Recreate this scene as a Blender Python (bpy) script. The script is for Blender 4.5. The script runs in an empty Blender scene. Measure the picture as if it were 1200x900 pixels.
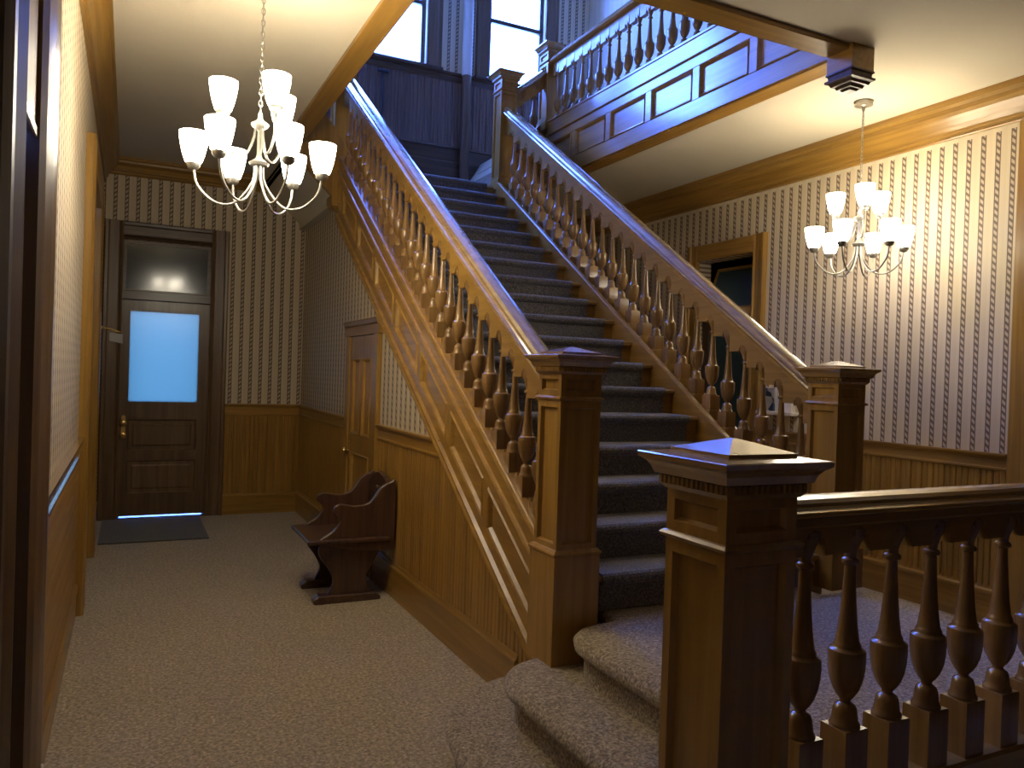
import bpy, bmesh, math, random
from mathutils import Vector, Matrix
random.seed(7)
SC = bpy.context.scene
COL = SC.collection
R = math.radians

# ------------------------------------------------------------------ camera
cam_d = bpy.data.cameras.new('camera')
cam = bpy.data.objects.new('camera', cam_d); COL.objects.link(cam)
cam_d.sensor_fit = 'HORIZONTAL'; cam_d.sensor_width = 36.0
cam_d.lens = 911.3 / 1200 * 36.0
cam_d.clip_start = 0.02
yaw, pit, rol = R(26.21), R(-0.557), R(1.889)
fw = Vector((math.sin(yaw)*math.cos(pit), math.cos(yaw)*math.cos(pit), math.sin(pit)))
rt = fw.cross(Vector((0, 0, 1))).normalized(); up = rt.cross(fw)
r2 = rt*math.cos(rol) + up*math.sin(rol); u2 = -rt*math.sin(rol) + up*math.cos(rol)
cam.matrix_world = Matrix(((r2.x, u2.x, -fw.x, 0), (r2.y, u2.y, -fw.y, 0), (r2.z, u2.z, -fw.z, 1.5), (0, 0, 0, 1)))
SC.camera = cam

# ------------------------------------------------------------------ world, daylight, exposure
SKY = (0.085, 0.20, 1.0)
world = bpy.data.worlds.new('world'); SC.world = world
world.use_nodes = True
bg = world.node_tree.nodes['Background']
bg.inputs['Color'].default_value = (*SKY, 1); bg.inputs['Strength'].default_value = 32.0
SC.view_settings.view_transform = 'Standard'
SC.view_settings.look = 'None'
SC.view_settings.gamma = 1.0
SC.view_settings.use_curve_mapping = False
SC.view_settings.exposure = 0.68
SHADE_EMIT = 21.0

def daylight(name, loc, rot, sx, sy, power):
    l = bpy.data.lights.new(name, 'AREA'); l.shape = 'RECTANGLE'; l.size = sx; l.size_y = sy
    l.energy = power; l.color = SKY
    o = bpy.data.objects.new(name, l); COL.objects.link(o)
    o.location = loc; o.rotation_euler = rot
    return o
# sky light entering by the windows of the back wall, behind the landing and the upper hall
daylight('window_daylight', (2.4, 8.62, 5.7), (R(-90), 0, 0), 1.0, 1.5, 70)
daylight('window_daylight', (0.81, 8.62, 5.7), (R(-90), 0, 0), 1.5, 1.5, 110)
daylight('window_daylight', (4.03, 8.62, 5.7), (R(-90), 0, 0), 0.7, 1.5, 60)

# ------------------------------------------------------------------ materials
def mat(name):
    m = bpy.data.materials.new(name); m.use_nodes = True
    nt = m.node_tree
    return m, nt, nt.nodes['Principled BSDF']
def N(nt, kind, **kw):
    n = nt.nodes.new(kind)
    for k, v in kw.items(): setattr(n, k, v)
    return n
def mathn(nt, op, a, b=None, c=None):
    n = nt.nodes.new('ShaderNodeMath'); n.operation = op
    for i, v in enumerate((a, b, c)):
        if v is None: continue
        if isinstance(v, (int, float)): n.inputs[i].default_value = v
        else: nt.links.new(v, n.inputs[i])
    return n.outputs[0]
def mixc(nt, fac, a, b):
    n = nt.nodes.new('ShaderNodeMix'); n.data_type = 'RGBA'
    for i, v in ((0, fac), (6, a), (7, b)):
        if isinstance(v, (int, float)): n.inputs[i].default_value = v
        elif isinstance(v, tuple): n.inputs[i].default_value = (*v, 1)
        else: nt.links.new(v, n.inputs[i])
    return n.outputs[2]

def wood(name, light, dark, axis='z', rough=0.32, coat=0.25, var=0.25, crough=0.18, cior=1.5):
    m, nt, b = mat(name)
    tc = N(nt, 'ShaderNodeTexCoord'); mp = N(nt, 'ShaderNodeMapping')
    nt.links.new(tc.outputs['Object'], mp.inputs[0])
    s = {'x': (1.2, 26, 26), 'y': (26, 1.2, 26), 'z': (26, 26, 1.2)}[axis]
    mp.inputs['Scale'].default_value = s
    oi = N(nt, 'ShaderNodeObjectInfo')
    cb = N(nt, 'ShaderNodeCombineXYZ')
    nt.links.new(mathn(nt, 'MULTIPLY', oi.outputs['Random'], 40.0), cb.inputs[0])
    nt.links.new(mathn(nt, 'MULTIPLY', oi.outputs['Random'], 17.0), cb.inputs[2])
    nt.links.new(cb.outputs[0], mp.inputs['Location'])
    n1 = N(nt, 'ShaderNodeTexNoise'); n1.inputs['Scale'].default_value = 1.0
    n1.inputs['Detail'].default_value = 4; n1.inputs['Distortion'].default_value = 0.6
    nt.links.new(mp.outputs[0], n1.inputs['Vector'])
    cr = N(nt, 'ShaderNodeValToRGB')
    cr.color_ramp.elements[0].position = 0.34; cr.color_ramp.elements[0].color = (*dark, 1)
    cr.color_ramp.elements[1].position = 0.66; cr.color_ramp.elements[1].color = (*light, 1)
    nt.links.new(n1.outputs[0], cr.inputs[0])
    hs = N(nt, 'ShaderNodeHueSaturation')
    nt.links.new(cr.outputs[0], hs.inputs['Color'])
    v = mathn(nt, 'ADD', mathn(nt, 'MULTIPLY', oi.outputs['Random'], var), 1 - var/2)
    nt.links.new(v, hs.inputs['Value'])
    nt.links.new(hs.outputs[0], b.inputs['Base Color'])
    b.inputs['Roughness'].default_value = rough
    b.inputs['Coat Weight'].default_value = coat
    b.inputs['Coat Roughness'].default_value = crough; b.inputs['Coat IOR'].default_value = cior
    bp = N(nt, 'ShaderNodeBump'); bp.inputs['Strength'].default_value = 0.08; bp.inputs['Distance'].default_value = 0.004
    nt.links.new(n1.outputs[0], bp.inputs['Height']); nt.links.new(bp.outputs[0], b.inputs['Normal'])
    return m

WL, WD = (0.395, 0.222, 0.046), (0.28, 0.147, 0.027)
wood_z = wood('golden_oak_upright', WL, WD, 'z')
wood_y = wood('golden_oak_lengthwise', WL, WD, 'y')
wood_x = wood('golden_oak_crosswise', WL, WD, 'x')
wood_pan = wood('satin_panel_oak', WL, WD, 'y', rough=0.6, coat=0.0)
wood_fas = wood('varnished_fascia_oak', WL, WD, 'y', rough=0.3, coat=0.9, crough=0.14)
wood_rail = wood('handrail_oak', (0.40, 0.25, 0.095), (0.30, 0.175, 0.06), 'y', rough=0.2, coat=1.0, crough=0.14, cior=1.8)
wood_railx = wood('handrail_oak_cross', (0.40, 0.25, 0.095), (0.30, 0.175, 0.06), 'x', rough=0.2, coat=1.0, crough=0.14, cior=1.8)
wood_turn = wood('turned_oak', (0.31, 0.175, 0.056), (0.22, 0.115, 0.034), 'z', rough=0.26, coat=0.5)
wood_dark = wood('dark_stained_wood', (0.10, 0.052, 0.022), (0.055, 0.028, 0.012), 'z', rough=0.4)
wood_darkx = wood('dark_stained_wood_cross', (0.10, 0.052, 0.022), (0.055, 0.028, 0.012), 'x', rough=0.4)
wood_land = wood('landing_wainscot_wood', (0.19, 0.115, 0.08), (0.125, 0.075, 0.055), 'z', rough=0.35)
wood_door = wood('brown_door_wood', (0.19, 0.112, 0.055), (0.125, 0.07, 0.032), 'z', rough=0.35)
wood_bench = wood('bench_walnut', (0.10, 0.048, 0.028), (0.05, 0.023, 0.014), 'y', rough=0.3, coat=0.4)
wood_benchz = wood('bench_walnut_upright', (0.10, 0.048, 0.028), (0.05, 0.023, 0.014), 'z', rough=0.3, coat=0.4)

def plaster(name, col, rough=0.85):
    m, nt, b = mat(name)
    tc = N(nt, 'ShaderNodeTexCoord'); n1 = N(nt, 'ShaderNodeTexNoise')
    n1.inputs['Scale'].default_value = 1.3; n1.inputs['Detail'].default_value = 3
    nt.links.new(tc.outputs['Object'], n1.inputs['Vector'])
    c2 = tuple(c*0.93 for c in col)
    nt.links.new(mixc(nt, n1.outputs[0], c2, col), b.inputs['Base Color'])
    b.inputs['Roughness'].default_value = rough
    n2 = N(nt, 'ShaderNodeTexNoise'); n2.inputs['Scale'].default_value = 60
    nt.links.new(tc.outputs['Object'], n2.inputs['Vector'])
    bp = N(nt, 'ShaderNodeBump'); bp.inputs['Strength'].default_value = 0.06; bp.inputs['Distance'].default_value = 0.01
    nt.links.new(n2.outputs[0], bp.inputs['Height']); nt.links.new(bp.outputs[0], b.inputs['Normal'])
    return m
ceil_m = plaster('cream_ceiling_plaster', (0.66, 0.60, 0.47))
plain_m = plaster('cream_wall_plaster', (0.60, 0.52, 0.38))
darkroom_m = plaster('unlit_room_tone', (0.02, 0.05, 0.07), 0.6)
black_m = plaster('black_void_paint', (0.012, 0.010, 0.009), 0.7)

def wallpaper(name, axis, phase, ztop=9.0, pitch=0.098):
    m, nt, b = mat(name)
    g = N(nt, 'ShaderNodeNewGeometry'); sp = N(nt, 'ShaderNodeSeparateXYZ')
    nt.links.new(g.outputs['Position'], sp.inputs[0])
    u = sp.outputs['XYZ'.index(axis.upper())]; z = sp.outputs[2]
    fr = mathn(nt, 'FRACT', mathn(nt, 'DIVIDE', mathn(nt, 'SUBTRACT', u, phase), pitch))   # 0..1
    W = 0.36
    instr = mathn(nt, 'LESS_THAN', fr, W)
    below = mathn(nt, 'LESS_THAN', z, ztop)
    instr = mathn(nt, 'MULTIPLY', instr, below)
    uu = mathn(nt, 'DIVIDE', fr, W)                                  # 0..1 across the braid
    # twisted rope: slanted dashes
    ph = mathn(nt, 'ADD', mathn(nt, 'DIVIDE', z, 0.044), mathn(nt, 'MULTIPLY', uu, -0.75))
    dash = mathn(nt, 'GREATER_THAN', mathn(nt, 'SINE', mathn(nt, 'MULTIPLY', ph, 6.2832)), -0.1)
    core = mathn(nt, 'LESS_THAN', mathn(nt, 'ABSOLUTE', mathn(nt, 'SUBTRACT', uu, 0.5)), 0.30)
    lightd = mathn(nt, 'MULTIPLY', dash, core)
    braid = mixc(nt, lightd, (0.165, 0.115, 0.082), (0.52, 0.42, 0.30))
    edge = mathn(nt, 'GREATER_THAN', mathn(nt, 'ABSOLUTE', mathn(nt, 'SUBTRACT', fr, W/2)), 0.40)
    ground = mixc(nt, edge, (0.66, 0.565, 0.40), (0.63, 0.53, 0.37))
    nt.links.new(mixc(nt, instr, ground, braid), b.inputs['Base Color'])
    b.inputs['Roughness'].default_value = 0.6
    return m
paper_back = wallpaper('striped_wallpaper_back', 'x', -0.178)
paper_right = wallpaper('striped_wallpaper_right', 'y', 3.054, 3.19)
paper_left = wallpaper('striped_wallpaper_left', 'y', 3.02)
paper_stair = wallpaper('striped_wallpaper_stair', 'y', 3.0)

def carpet(name, c1, c2, c3, scale=170):
    m, nt, b = mat(name)
    tc = N(nt, 'ShaderNodeTexCoord')
    v = N(nt, 'ShaderNodeTexVoronoi'); v.inputs['Scale'].default_value = scale
    nt.links.new(tc.outputs['Object'], v.inputs['Vector'])
    n = N(nt, 'ShaderNodeTexNoise'); n.inputs['Scale'].default_value = scale*0.55; n.inputs['Detail'].default_value = 3
    nt.links.new(tc.outputs['Object'], n.inputs['Vector'])
    n3 = N(nt, 'ShaderNodeTexNoise'); n3.inputs['Scale'].default_value = 1.1
    nt.links.new(tc.outputs['Object'], n3.inputs['Vector'])
    cr = N(nt, 'ShaderNodeValToRGB')
    e = cr.color_ramp.elements
    e[0].position = 0.32; e[0].color = (*c1, 1); e[1].position = 0.66; e[1].color = (*c3, 1)
    k = e.new(0.5); k.color = (*c2, 1)
    nt.links.new(n.outputs[0], cr.inputs[0])
    sp = N(nt, 'ShaderNodeSeparateColor'); nt.links.new(v.outputs['Color'], sp.inputs[0])
    hs = N(nt, 'ShaderNodeHueSaturation'); nt.links.new(cr.outputs[0], hs.inputs['Color'])
    val = mathn(nt, 'ADD', mathn(nt, 'MULTIPLY', sp.outputs[0], 0.5), 0.62)
    val = mathn(nt, 'MULTIPLY', val, mathn(nt, 'ADD', mathn(nt, 'MULTIPLY', n3.outputs[0], 0.3), 0.87))
    nt.links.new(val, hs.inputs['Value'])
    nt.links.new(hs.outputs[0], b.inputs['Base Color'])
    b.inputs['Roughness'].default_value = 0.95
    b.inputs['Sheen Weight'].default_value = 0.25; b.inputs['Sheen Roughness'].default_value = 0.6
    b.inputs['Specular IOR Level'].default_value = 0.15
    bp = N(nt, 'ShaderNodeBump'); bp.inputs['Strength'].default_value = 0.5; bp.inputs['Distance'].default_value = 0.004
    nt.links.new(n.outputs[0], bp.inputs['Height']); nt.links.new(bp.outputs[0], b.inputs['Normal'])
    return m
carpet_m = carpet('speckled_hall_carpet', (0.27, 0.21, 0.135), (0.43, 0.345, 0.235), (0.58, 0.485, 0.35), 120)
runner_m = carpet('dark_stair_runner', (0.085, 0.08, 0.078), (0.17, 0.16, 0.15), (0.28, 0.26, 0.24), 210)
stair_carpet = carpet('speckled_stair_carpet', (0.155, 0.12, 0.077), (0.345, 0.272, 0.178), (0.55, 0.45, 0.305), 170)
mat_m = carpet('green_grey_door_mat', (0.05, 0.052, 0.04), (0.085, 0.085, 0.065), (0.12, 0.12, 0.095), 150)

def simple(name, col, rough=0.5, metal=0.0, coat=0.0, noise=0.06):
    m, nt, b = mat(name)
    tc = N(nt, 'ShaderNodeTexCoord'); n1 = N(nt, 'ShaderNodeTexNoise'); n1.inputs['Scale'].default_value = 9
    nt.links.new(tc.outputs['Object'], n1.inputs['Vector'])
    nt.links.new(mixc(nt, n1.outputs[0], tuple(c*(1-noise) for c in col), tuple(min(1, c*(1+noise)) for c in col)), b.inputs['Base Color'])
    b.inputs['Roughness'].default_value = rough; b.inputs['Metallic'].default_value = metal
    b.inputs['Coat Weight'].default_value = coat
    return m
nickel = simple('brushed_nickel', (0.36, 0.34, 0.30), 0.42, 0.85)
brass = simple('worn_brass', (0.62, 0.43, 0.15), 0.35, 0.9)
white_paint = simple('white_pipe_paint', (0.62, 0.60, 0.56), 0.4)
brown_paint = simple('brown_pipe_paint', (0.13, 0.075, 0.04), 0.4)
grey_plate_m = simple('grey_glossy_plate', (0.33, 0.33, 0.34), 0.25)
cream_strip = simple('pale_cream', (0.85, 0.78, 0.66), 0.4)
charcoal_m = simple('charcoal_plastic', (0.03, 0.033, 0.05), 0.4)
ledge_white = simple('white_ledge_paint', (0.75, 0.70, 0.62), 0.5)

m, nt, b = mat('lit_frosted_shade'); shade_m = m
b.inputs['Base Color'].default_value = (0.9, 0.85, 0.75, 1); b.inputs['Roughness'].default_value = 0.4
lw = N(nt, 'ShaderNodeTexNoise'); lw.inputs['Scale'].default_value = 4
nt.links.new(mixc(nt, lw.outputs[0], (1.0, 0.89, 0.69), (1.0, 0.91, 0.73)), b.inputs['Emission Color'])
b.inputs['Emission Strength'].default_value = SHADE_EMIT
shade_near = shade_m
shade_right = shade_m.copy(); shade_right.name = 'lit_frosted_shade_weaker'
shade_right.node_tree.nodes['Principled BSDF'].inputs['Emission Strength'].default_value = SHADE_EMIT*0.62

def pane(name, trans, col, rough):
    m = bpy.data.materials.new(name); m.use_nodes = True; nt = m.node_tree
    nt.nodes.remove(nt.nodes['Principled BSDF']); out = nt.nodes['Material Output']
    mx = N(nt, 'ShaderNodeMixShader'); mx.inputs[0].default_value = 0.08
    t = N(nt, trans); t.inputs['Color'].default_value = (*col, 1)
    gl = N(nt, 'ShaderNodeBsdfGlossy'); gl.inputs['Roughness'].default_value = rough
    nt.links.new(t.outputs[0], mx.inputs[1]); nt.links.new(gl.outputs[0], mx.inputs[2])
    nt.links.new(mx.outputs[0], out.inputs[0])
    return m
clear_glass = pane('clear_window_glass', 'ShaderNodeBsdfTransparent', (0.96, 0.97, 0.98), 0.02)
frost_glass = pane('frosted_door_glass', 'ShaderNodeBsdfTranslucent', (0.18, 0.21, 0.135), 0.25)
m, nt, b = mat('dark_transom_glass'); dark_glass = m
g0 = N(nt, 'ShaderNodeTexNoise'); g0.inputs['Scale'].default_value = 3
nt.links.new(mixc(nt, g0.outputs[0], (0.018, 0.026, 0.03), (0.03, 0.04, 0.046)), b.inputs['Base Color'])
b.inputs['Roughness'].default_value = 0.13; b.inputs['Coat Weight'].default_value = 0.5; b.inputs['Coat Roughness'].default_value = 0.08
m, nt, b = mat('teal_door_glass'); teal_glass = m
g0 = N(nt, 'ShaderNodeTexNoise'); g0.inputs['Scale'].default_value = 2
nt.links.new(mixc(nt, g0.outputs[0], (0.02, 0.05, 0.06), (0.035, 0.07, 0.08)), b.inputs['Base Color'])
b.inputs['Roughness'].default_value = 0.35

m, nt, b = mat('framed_picture_print'); print_m = m
tc = N(nt, 'ShaderNodeTexCoord'); vv = N(nt, 'ShaderNodeTexVoronoi'); vv.inputs['Scale'].default_value = 14
nt.links.new(tc.outputs['Object'], vv.inputs['Vector'])
cr = N(nt, 'ShaderNodeValToRGB'); cr.color_ramp.interpolation = 'CONSTANT'
sp = N(nt, 'ShaderNodeSeparateColor'); nt.links.new(vv.outputs['Color'], sp.inputs[0])
e = cr.color_ramp.elements; e[0].color = (0.02, 0.03, 0.06, 1); e[1].position = 0.45; e[1].color = (0.05, 0.10, 0.20, 1)
k = e.new(0.7); k.color = (0.35, 0.33, 0.30, 1)
nt.links.new(sp.outputs[0], cr.inputs[0]); nt.links.new(cr.outputs[0], b.inputs['Base Color'])
b.inputs['Roughness'].default_value = 0.3

# ------------------------------------------------------------------ mesh helpers
class MB:
    def __init__(self): self.v = []; self.f = []; self.sm = []
    def add(self, vs, fs, smooth=False):
        o = len(self.v); self.v += [tuple(p) for p in vs]
        for f in fs: self.f.append(tuple(i+o for i in f)); self.sm.append(smooth)
        return self
    def box(self, x0, y0, z0, x1, y1, z1):
        vs = [(x, y, z) for z in (z0, z1) for y in (y0, y1) for x in (x0, x1)]
        return self.add(vs, [(0, 2, 3, 1), (4, 5, 7, 6), (0, 1, 5, 4), (2, 6, 7, 3), (0, 4, 6, 2), (1, 3, 7, 5)])
    def prism(self, poly, axis, a, b, smooth=False):
        """poly in the two other axes (in xyz order); extruded along axis from a to b"""
        n = len(poly)
        def P(p, t):
            return {'x': (t, p[0], p[1]), 'y': (p[0], t, p[1]), 'z': (p[0], p[1], t)}[axis]
        vs = [P(p, a) for p in poly] + [P(p, b) for p in poly]
        self.add(vs, [(i, (i+1) % n, n+(i+1) % n, n+i) for i in range(n)], smooth)
        return self.add(vs, [tuple(range(n-1, -1, -1)), tuple(range(n, 2*n))])
    def sweep_slope(self, prof, y0, y1, sl):
        """profile points (x, c): z = sl*y + c, vertical ends"""
        n = len(prof)
        vs = [(x, y0, sl*y0+c) for x, c in prof] + [(x, y1, sl*y1+c) for x, c in prof]
        return self.add(vs, [(i, (i+1) % n, n+(i+1) % n, n+i) for i in range(n)] + [tuple(range(n-1, -1, -1)), tuple(range(n, 2*n))])
    def strip(self, s, top, bot, a, b, axis='y'):
        """board standing along axis: lists of positions, upper and lower heights, thickness a..b on the other axis"""
        n = len(s)
        def P(t, w, z): return (w, t, z) if axis == 'y' else (t, w, z)
        vs = []
        for i in range(n): vs += [P(s[i], a, top[i]), P(s[i], a, bot[i]), P(s[i], b, bot[i]), P(s[i], b, top[i])]
        fs = [(0, 1, 2, 3), (4*n-1, 4*n-2, 4*n-3, 4*n-4)]
        for i in range(n-1):
            o = 4*i
            for k in range(4): fs.append((o+k, o+4+k, o+4+(k+1) % 4, o+(k+1) % 4))
        return self.add(vs, fs)
    def lathe(self, prof, seg=16, cx=0, cy=0, smooth=True):
        """prof: (r, z) from bottom to top"""
        n = len(prof); vs = []
        for r, z in prof:
            for k in range(seg):
                a = 2*math.pi*k/seg; vs.append((cx+r*math.cos(a), cy+r*math.sin(a), z))
        fs = [(i*seg+k, i*seg+(k+1) % seg, (i+1)*seg+(k+1) % seg, (i+1)*seg+k) for i in range(n-1) for k in range(seg)]
        self.add(vs, fs, smooth)
        return self.add(vs, [tuple(range(seg-1, -1, -1)), tuple(range((n-1)*seg, n*seg))])
    def squares(self, prof, cx=0, cy=0):
        """stack of square sections: (half width, z) from bottom to top"""
        n = len(prof); vs = []
        for h, z in prof: vs += [(cx-h, cy-h, z), (cx+h, cy-h, z), (cx+h, cy+h, z), (cx-h, cy+h, z)]
        fs = [(4*i+k, 4*i+(k+1) % 4, 4*i+4+(k+1) % 4, 4*i+4+k) for i in range(n-1) for k in range(4)]
        return self.add(vs, fs + [(3, 2, 1, 0), (4*n-4, 4*n-3, 4*n-2, 4*n-1)])
    def tube(self, pts, r, seg=8, smooth=True):
        pts = [Vector(p) for p in pts]; n = len(pts); vs = []
        rr = r if isinstance(r, (list, tuple)) else [r]*n
        t0 = (pts[1]-pts[0]).normalized()
        ref = Vector((0, 0, 1)) if abs(t0.z) < 0.9 else Vector((1, 0, 0))
        for i, p in enumerate(pts):
            t = (pts[min(i+1, n-1)]-pts[max(i-1, 0)]).normalized()
            a = t.cross(ref).normalized(); ref2 = a.cross(t)
            for k in range(seg):
                q = 2*math.pi*k/seg; vs.append(tuple(p + rr[i]*(a*math.cos(q)+ref2*math.sin(q))))
        fs = [(i*seg+k, i*seg+(k+1) % seg, (i+1)*seg+(k+1) % seg, (i+1)*seg+k) for i in range(n-1) for k in range(seg)]
        self.add(vs, fs, smooth)
        return self.add(vs, [tuple(range(seg-1, -1, -1)), tuple(range((n-1)*seg, n*seg))])
    def panel_post(self, h, z0, z1, borders):
        """square post, half width h, with a recessed panel on each side; borders = (side, bottom, top, depth)"""
        s, b_, t, d = borders
        for k in range(4):
            ca, sa = (1, 0, -1, 0)[k], (0, 1, 0, -1)[k]
            def P(u, z, dep):
                x, y = u, -(h-dep)
                return (x*ca - y*sa, x*sa + y*ca, z)
            e = 0.007
            vs = [P(-h, z0, 0), P(h, z0, 0), P(h, z1, 0), P(-h, z1, 0),
                  P(-h+s, z0+b_, 0), P(h-s, z0+b_, 0), P(h-s, z1-t, 0), P(-h+s, z1-t, 0),
                  P(-h+s+e, z0+b_+e, d), P(h-s-e, z0+b_+e, d), P(h-s-e, z1-t-e, d), P(-h+s+e, z1-t-e, d)]
            self.add(vs, [(0, 1, 5, 4), (1, 2, 6, 5), (2, 3, 7, 6), (3, 0, 4, 7), (4, 5, 9, 8), (5, 6, 10, 9), (6, 7, 11, 10), (7, 4, 8, 11), (8, 9, 10, 11)])
        q = [(-h, -h), (h, -h), (h, h), (-h, h)]
        return self.add([(x, y, z0) for x, y in q] + [(x, y, z1) for x, y in q], [(3, 2, 1, 0), (4, 5, 6, 7)])
    def mesh(self, name, m, face=None):
        me = bpy.data.meshes.new(name)
        bm = bmesh.new(); vs = [bm.verts.new(p) for p in self.v]
        for f, s in zip(self.f, self.sm):
            if len(set(f)) < 3: continue
            try: nf = bm.faces.new([vs[i] for i in f]); nf.smooth = s
            except ValueError: pass
        bmesh.ops.remove_doubles(bm, verts=bm.verts, dist=1e-5)
        bmesh.ops.recalc_face_normals(bm, faces=bm.faces)
        if face is not None:
            bm.normal_update(); big = max(bm.faces, key=lambda q: q.calc_area())
            if big.normal.dot(Vector(face)) < 0: bmesh.ops.reverse_faces(bm, faces=bm.faces)
        bm.to_mesh(me); bm.free(); me.materials.append(m)
        if any(self.sm): me.set_sharp_from_angle(angle=R(38))
        return me
    def build(self, name, m, parent=None, bevel=0.0, loc=None, seg=1, face=None):
        return link(name, self.mesh(name, m, face), parent, bevel, loc, seg)

def link(name, me, parent=None, bevel=0.0, loc=None, seg=1):
    o = bpy.data.objects.new(name, me); COL.objects.link(o)
    if loc is not None: o.location = loc
    if parent is not None:
        o.parent = parent
        w = parent; off = Vector((0, 0, 0)); local = False
        while w is not None:
            off += Vector(w.location); local = local or w.get('local') is not None; w = w.parent
        if not local: o.location = Vector(o.location) - off
    if bevel:
        bv = o.modifiers.new('edge', 'BEVEL'); bv.width = bevel; bv.segments = seg; bv.limit_method = 'ANGLE'; bv.angle_limit = R(40)
    return o
def struct(o): o['kind'] = 'structure'; return o
def thing(name, label, cat, loc, group=None, kind=None):
    o = bpy.data.objects.new(name, None); COL.objects.link(o); o.location = loc; o.empty_display_size = 0.1
    if label: o['label'] = label; o['category'] = cat
    if group: o['group'] = group
    if kind: o['kind'] = kind
    return o
def tag(o, label, cat, group=None):
    o['label'] = label; o['category'] = cat
    if group: o['group'] = group
    return o
def boxo(name, x0, y0, z0, x1, y1, z1, m, parent=None, bevel=0.0):
    return MB().box(x0, y0, z0, x1, y1, z1).build(name, m, parent, bevel)

# ------------------------------------------------------------------ dimensions
XL, XR, YB, YF = -0.26, 5.02, 8.36, -2.6         # left wall, right wall, back wall, wall behind the camera
ZC, ZF2, ZTOP = 3.45, 3.95, 7.0                  # lower ceiling, upper floor, upper ceiling
MX = 2.435                                       # middle of the stair
OX0, OX1, OY0 = 1.27, 3.66, 3.31                 # opening in the ceiling
SL = 0.66                                        # slope of the stair
P0, RISE, RUN, Y1 = 0.505, 0.158, 0.24, 2.78     # platform height, riser, going, first nosing
ZL = P0 + 18*RISE                                # landing
def mir(x): return 2*MX - x

# ------------------------------------------------------------------ floor and ceilings
struct(boxo('floor', XL-0.2, YF, -0.1, XR+0.2, YB+0.2, 0.0, carpet_m))
c = MB()
c.box(XL-0.2, YF, ZC, OX0, YB, ZF2)
c.box(OX0, YF, ZC, OX1+0.03, OY0, ZF2)
c.box(OX1+0.03, YF, ZC, XR+0.2, YB, ZF2)
struct(c.build('ceiling', ceil_m))
struct(boxo('ceiling_upper', XL-0.2, YF, ZTOP, XR+0.2, YB+0.2, ZTOP+0.1, ceil_m))

def holed(name, axis, w0, w1, u0, u1, z0, z1, holes, m):
    us = sorted({u0, u1, *[h[0] for h in holes], *[h[1] for h in holes]})
    zs = sorted({z0, z1, *[h[2] for h in holes], *[h[3] for h in holes]})
    mb = MB()
    for a, b_ in zip(us, us[1:]):
        for lo, hi in zip(zs, zs[1:]):
            cu, cz = (a+b_)/2, (lo+hi)/2
            if any(h[0] < cu < h[1] and h[2] < cz < h[3] for h in holes): continue
            if axis == 'x': mb.box(w0, a, lo, w1, b_, hi)
            else: mb.box(a, w0, lo, b_, w1, hi)
    return struct(mb.build(name, m))

WIN1 = (1.95, 2.90, 4.96, 6.5); WIN2 = (3.67, 4.40, 4.96, 6.5); WIN3 = (0.0, 1.62, 4.96, 6.5)
DOOR1 = (-0.09, 0.72, 0.0, 2.70)
DOOR3 = (5.33, 6.10, 0.0, 2.69)
wall_back = holed('wall_back', 'y', YB, YB+0.2, XL-0.2, XR+0.2, 0, ZTOP, [DOOR1, WIN1, WIN2, WIN3], paper_back)
wall_right = holed('wall_right', 'x', XR, XR+0.15, 2.87, YB, 0, ZTOP, [DOOR3], paper_right)
DL = (2.02, 2.43, 0.0, 2.85); DL2 = (5.42, 6.75, 0.0, 2.70)
wall_left = holed('wall_left', 'x', XL-0.2, XL, YF, YB, 0, ZTOP, [DL, DL2], paper_left)
struct(boxo('wall_front', XL-0.2, YF-0.15, 0, XR+0.2, YF, ZTOP, wood_dark))
wr2 = struct(boxo('wall_right_front', XR, YF, 0, XR+0.15, 2.87, ZTOP, wood_dark))

# ------------------------------------------------------------------ wainscot
def board_mesh_cache():
    cache = {}
    def get(w, h, m):
        k = (round(w, 4), round(h, 4), m.name)
        if k not in cache:
            # upright board, face towards -y, origin at bottom centre of the back
            t, g = 0.013, 0.007
            hw = w/2 - 0.001
            poly = [(-hw, 0), (hw, 0), (hw, -t+g), (hw-g, -t), (0.006, -t), (0.0, -t+0.005), (-0.006, -t), (-hw+g, -t), (-hw, -t+g)]
            cache[k] = MB().prism(poly, 'z', 0, h).mesh('wainscot_board', m)
        return cache[k]
    return get
board_mesh = board_mesh_cache()
BW = 0.085
def boards(parent, a, b_, z0, ztop, place, rot, m=wood_z):
    n = max(1, round((b_-a)/BW)); w = (b_-a)/n
    for i in range(n):
        u = a + (i+0.5)*w
        h = ztop(u) - z0 if callable(ztop) else ztop - z0
        if h < 0.03: continue
        o = link('wainscot_board', board_mesh(w, h, m), parent)
        x, y = place(u); o.location = (x, y, z0); o.rotation_euler = (0, 0, rot)

def rail_trim(name, axis, face, sgn, a, b_, zlo, zhi, m):
    """chair rail: flat band with a lower bead and a projecting cap; sgn = direction out of the wall"""
    P = [(0, zlo), (0.014, zlo), (0.022, zlo+0.006), (0.022, zlo+0.016), (0.012, zlo+0.022), (0.012, zhi-0.035), (0.022, zhi-0.03), (0.028, zhi-0.014), (0.036, zhi-0.012), (0.036, zhi), (0, zhi)]
    if axis == 'y': poly = [(face+sgn*d, z) for d, z in P]
    else: poly = [(face+sgn*d, z) for d, z in P]
    return struct(MB().prism(poly, axis, a, b_).build(name, m))
def base_trim(name, axis, face, sgn, a, b_, h, m, d0=0.018):
    P = [(0, 0), (d0, 0), (d0, h-0.05), (d0+0.008, h-0.045), (d0+0.008, h-0.028), (d0-0.004, h-0.018), (d0-0.008, h), (0, h)]
    return struct(MB().prism([(face+sgn*d, z) for d, z in P], axis, a, b_).build(name, m))
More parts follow.
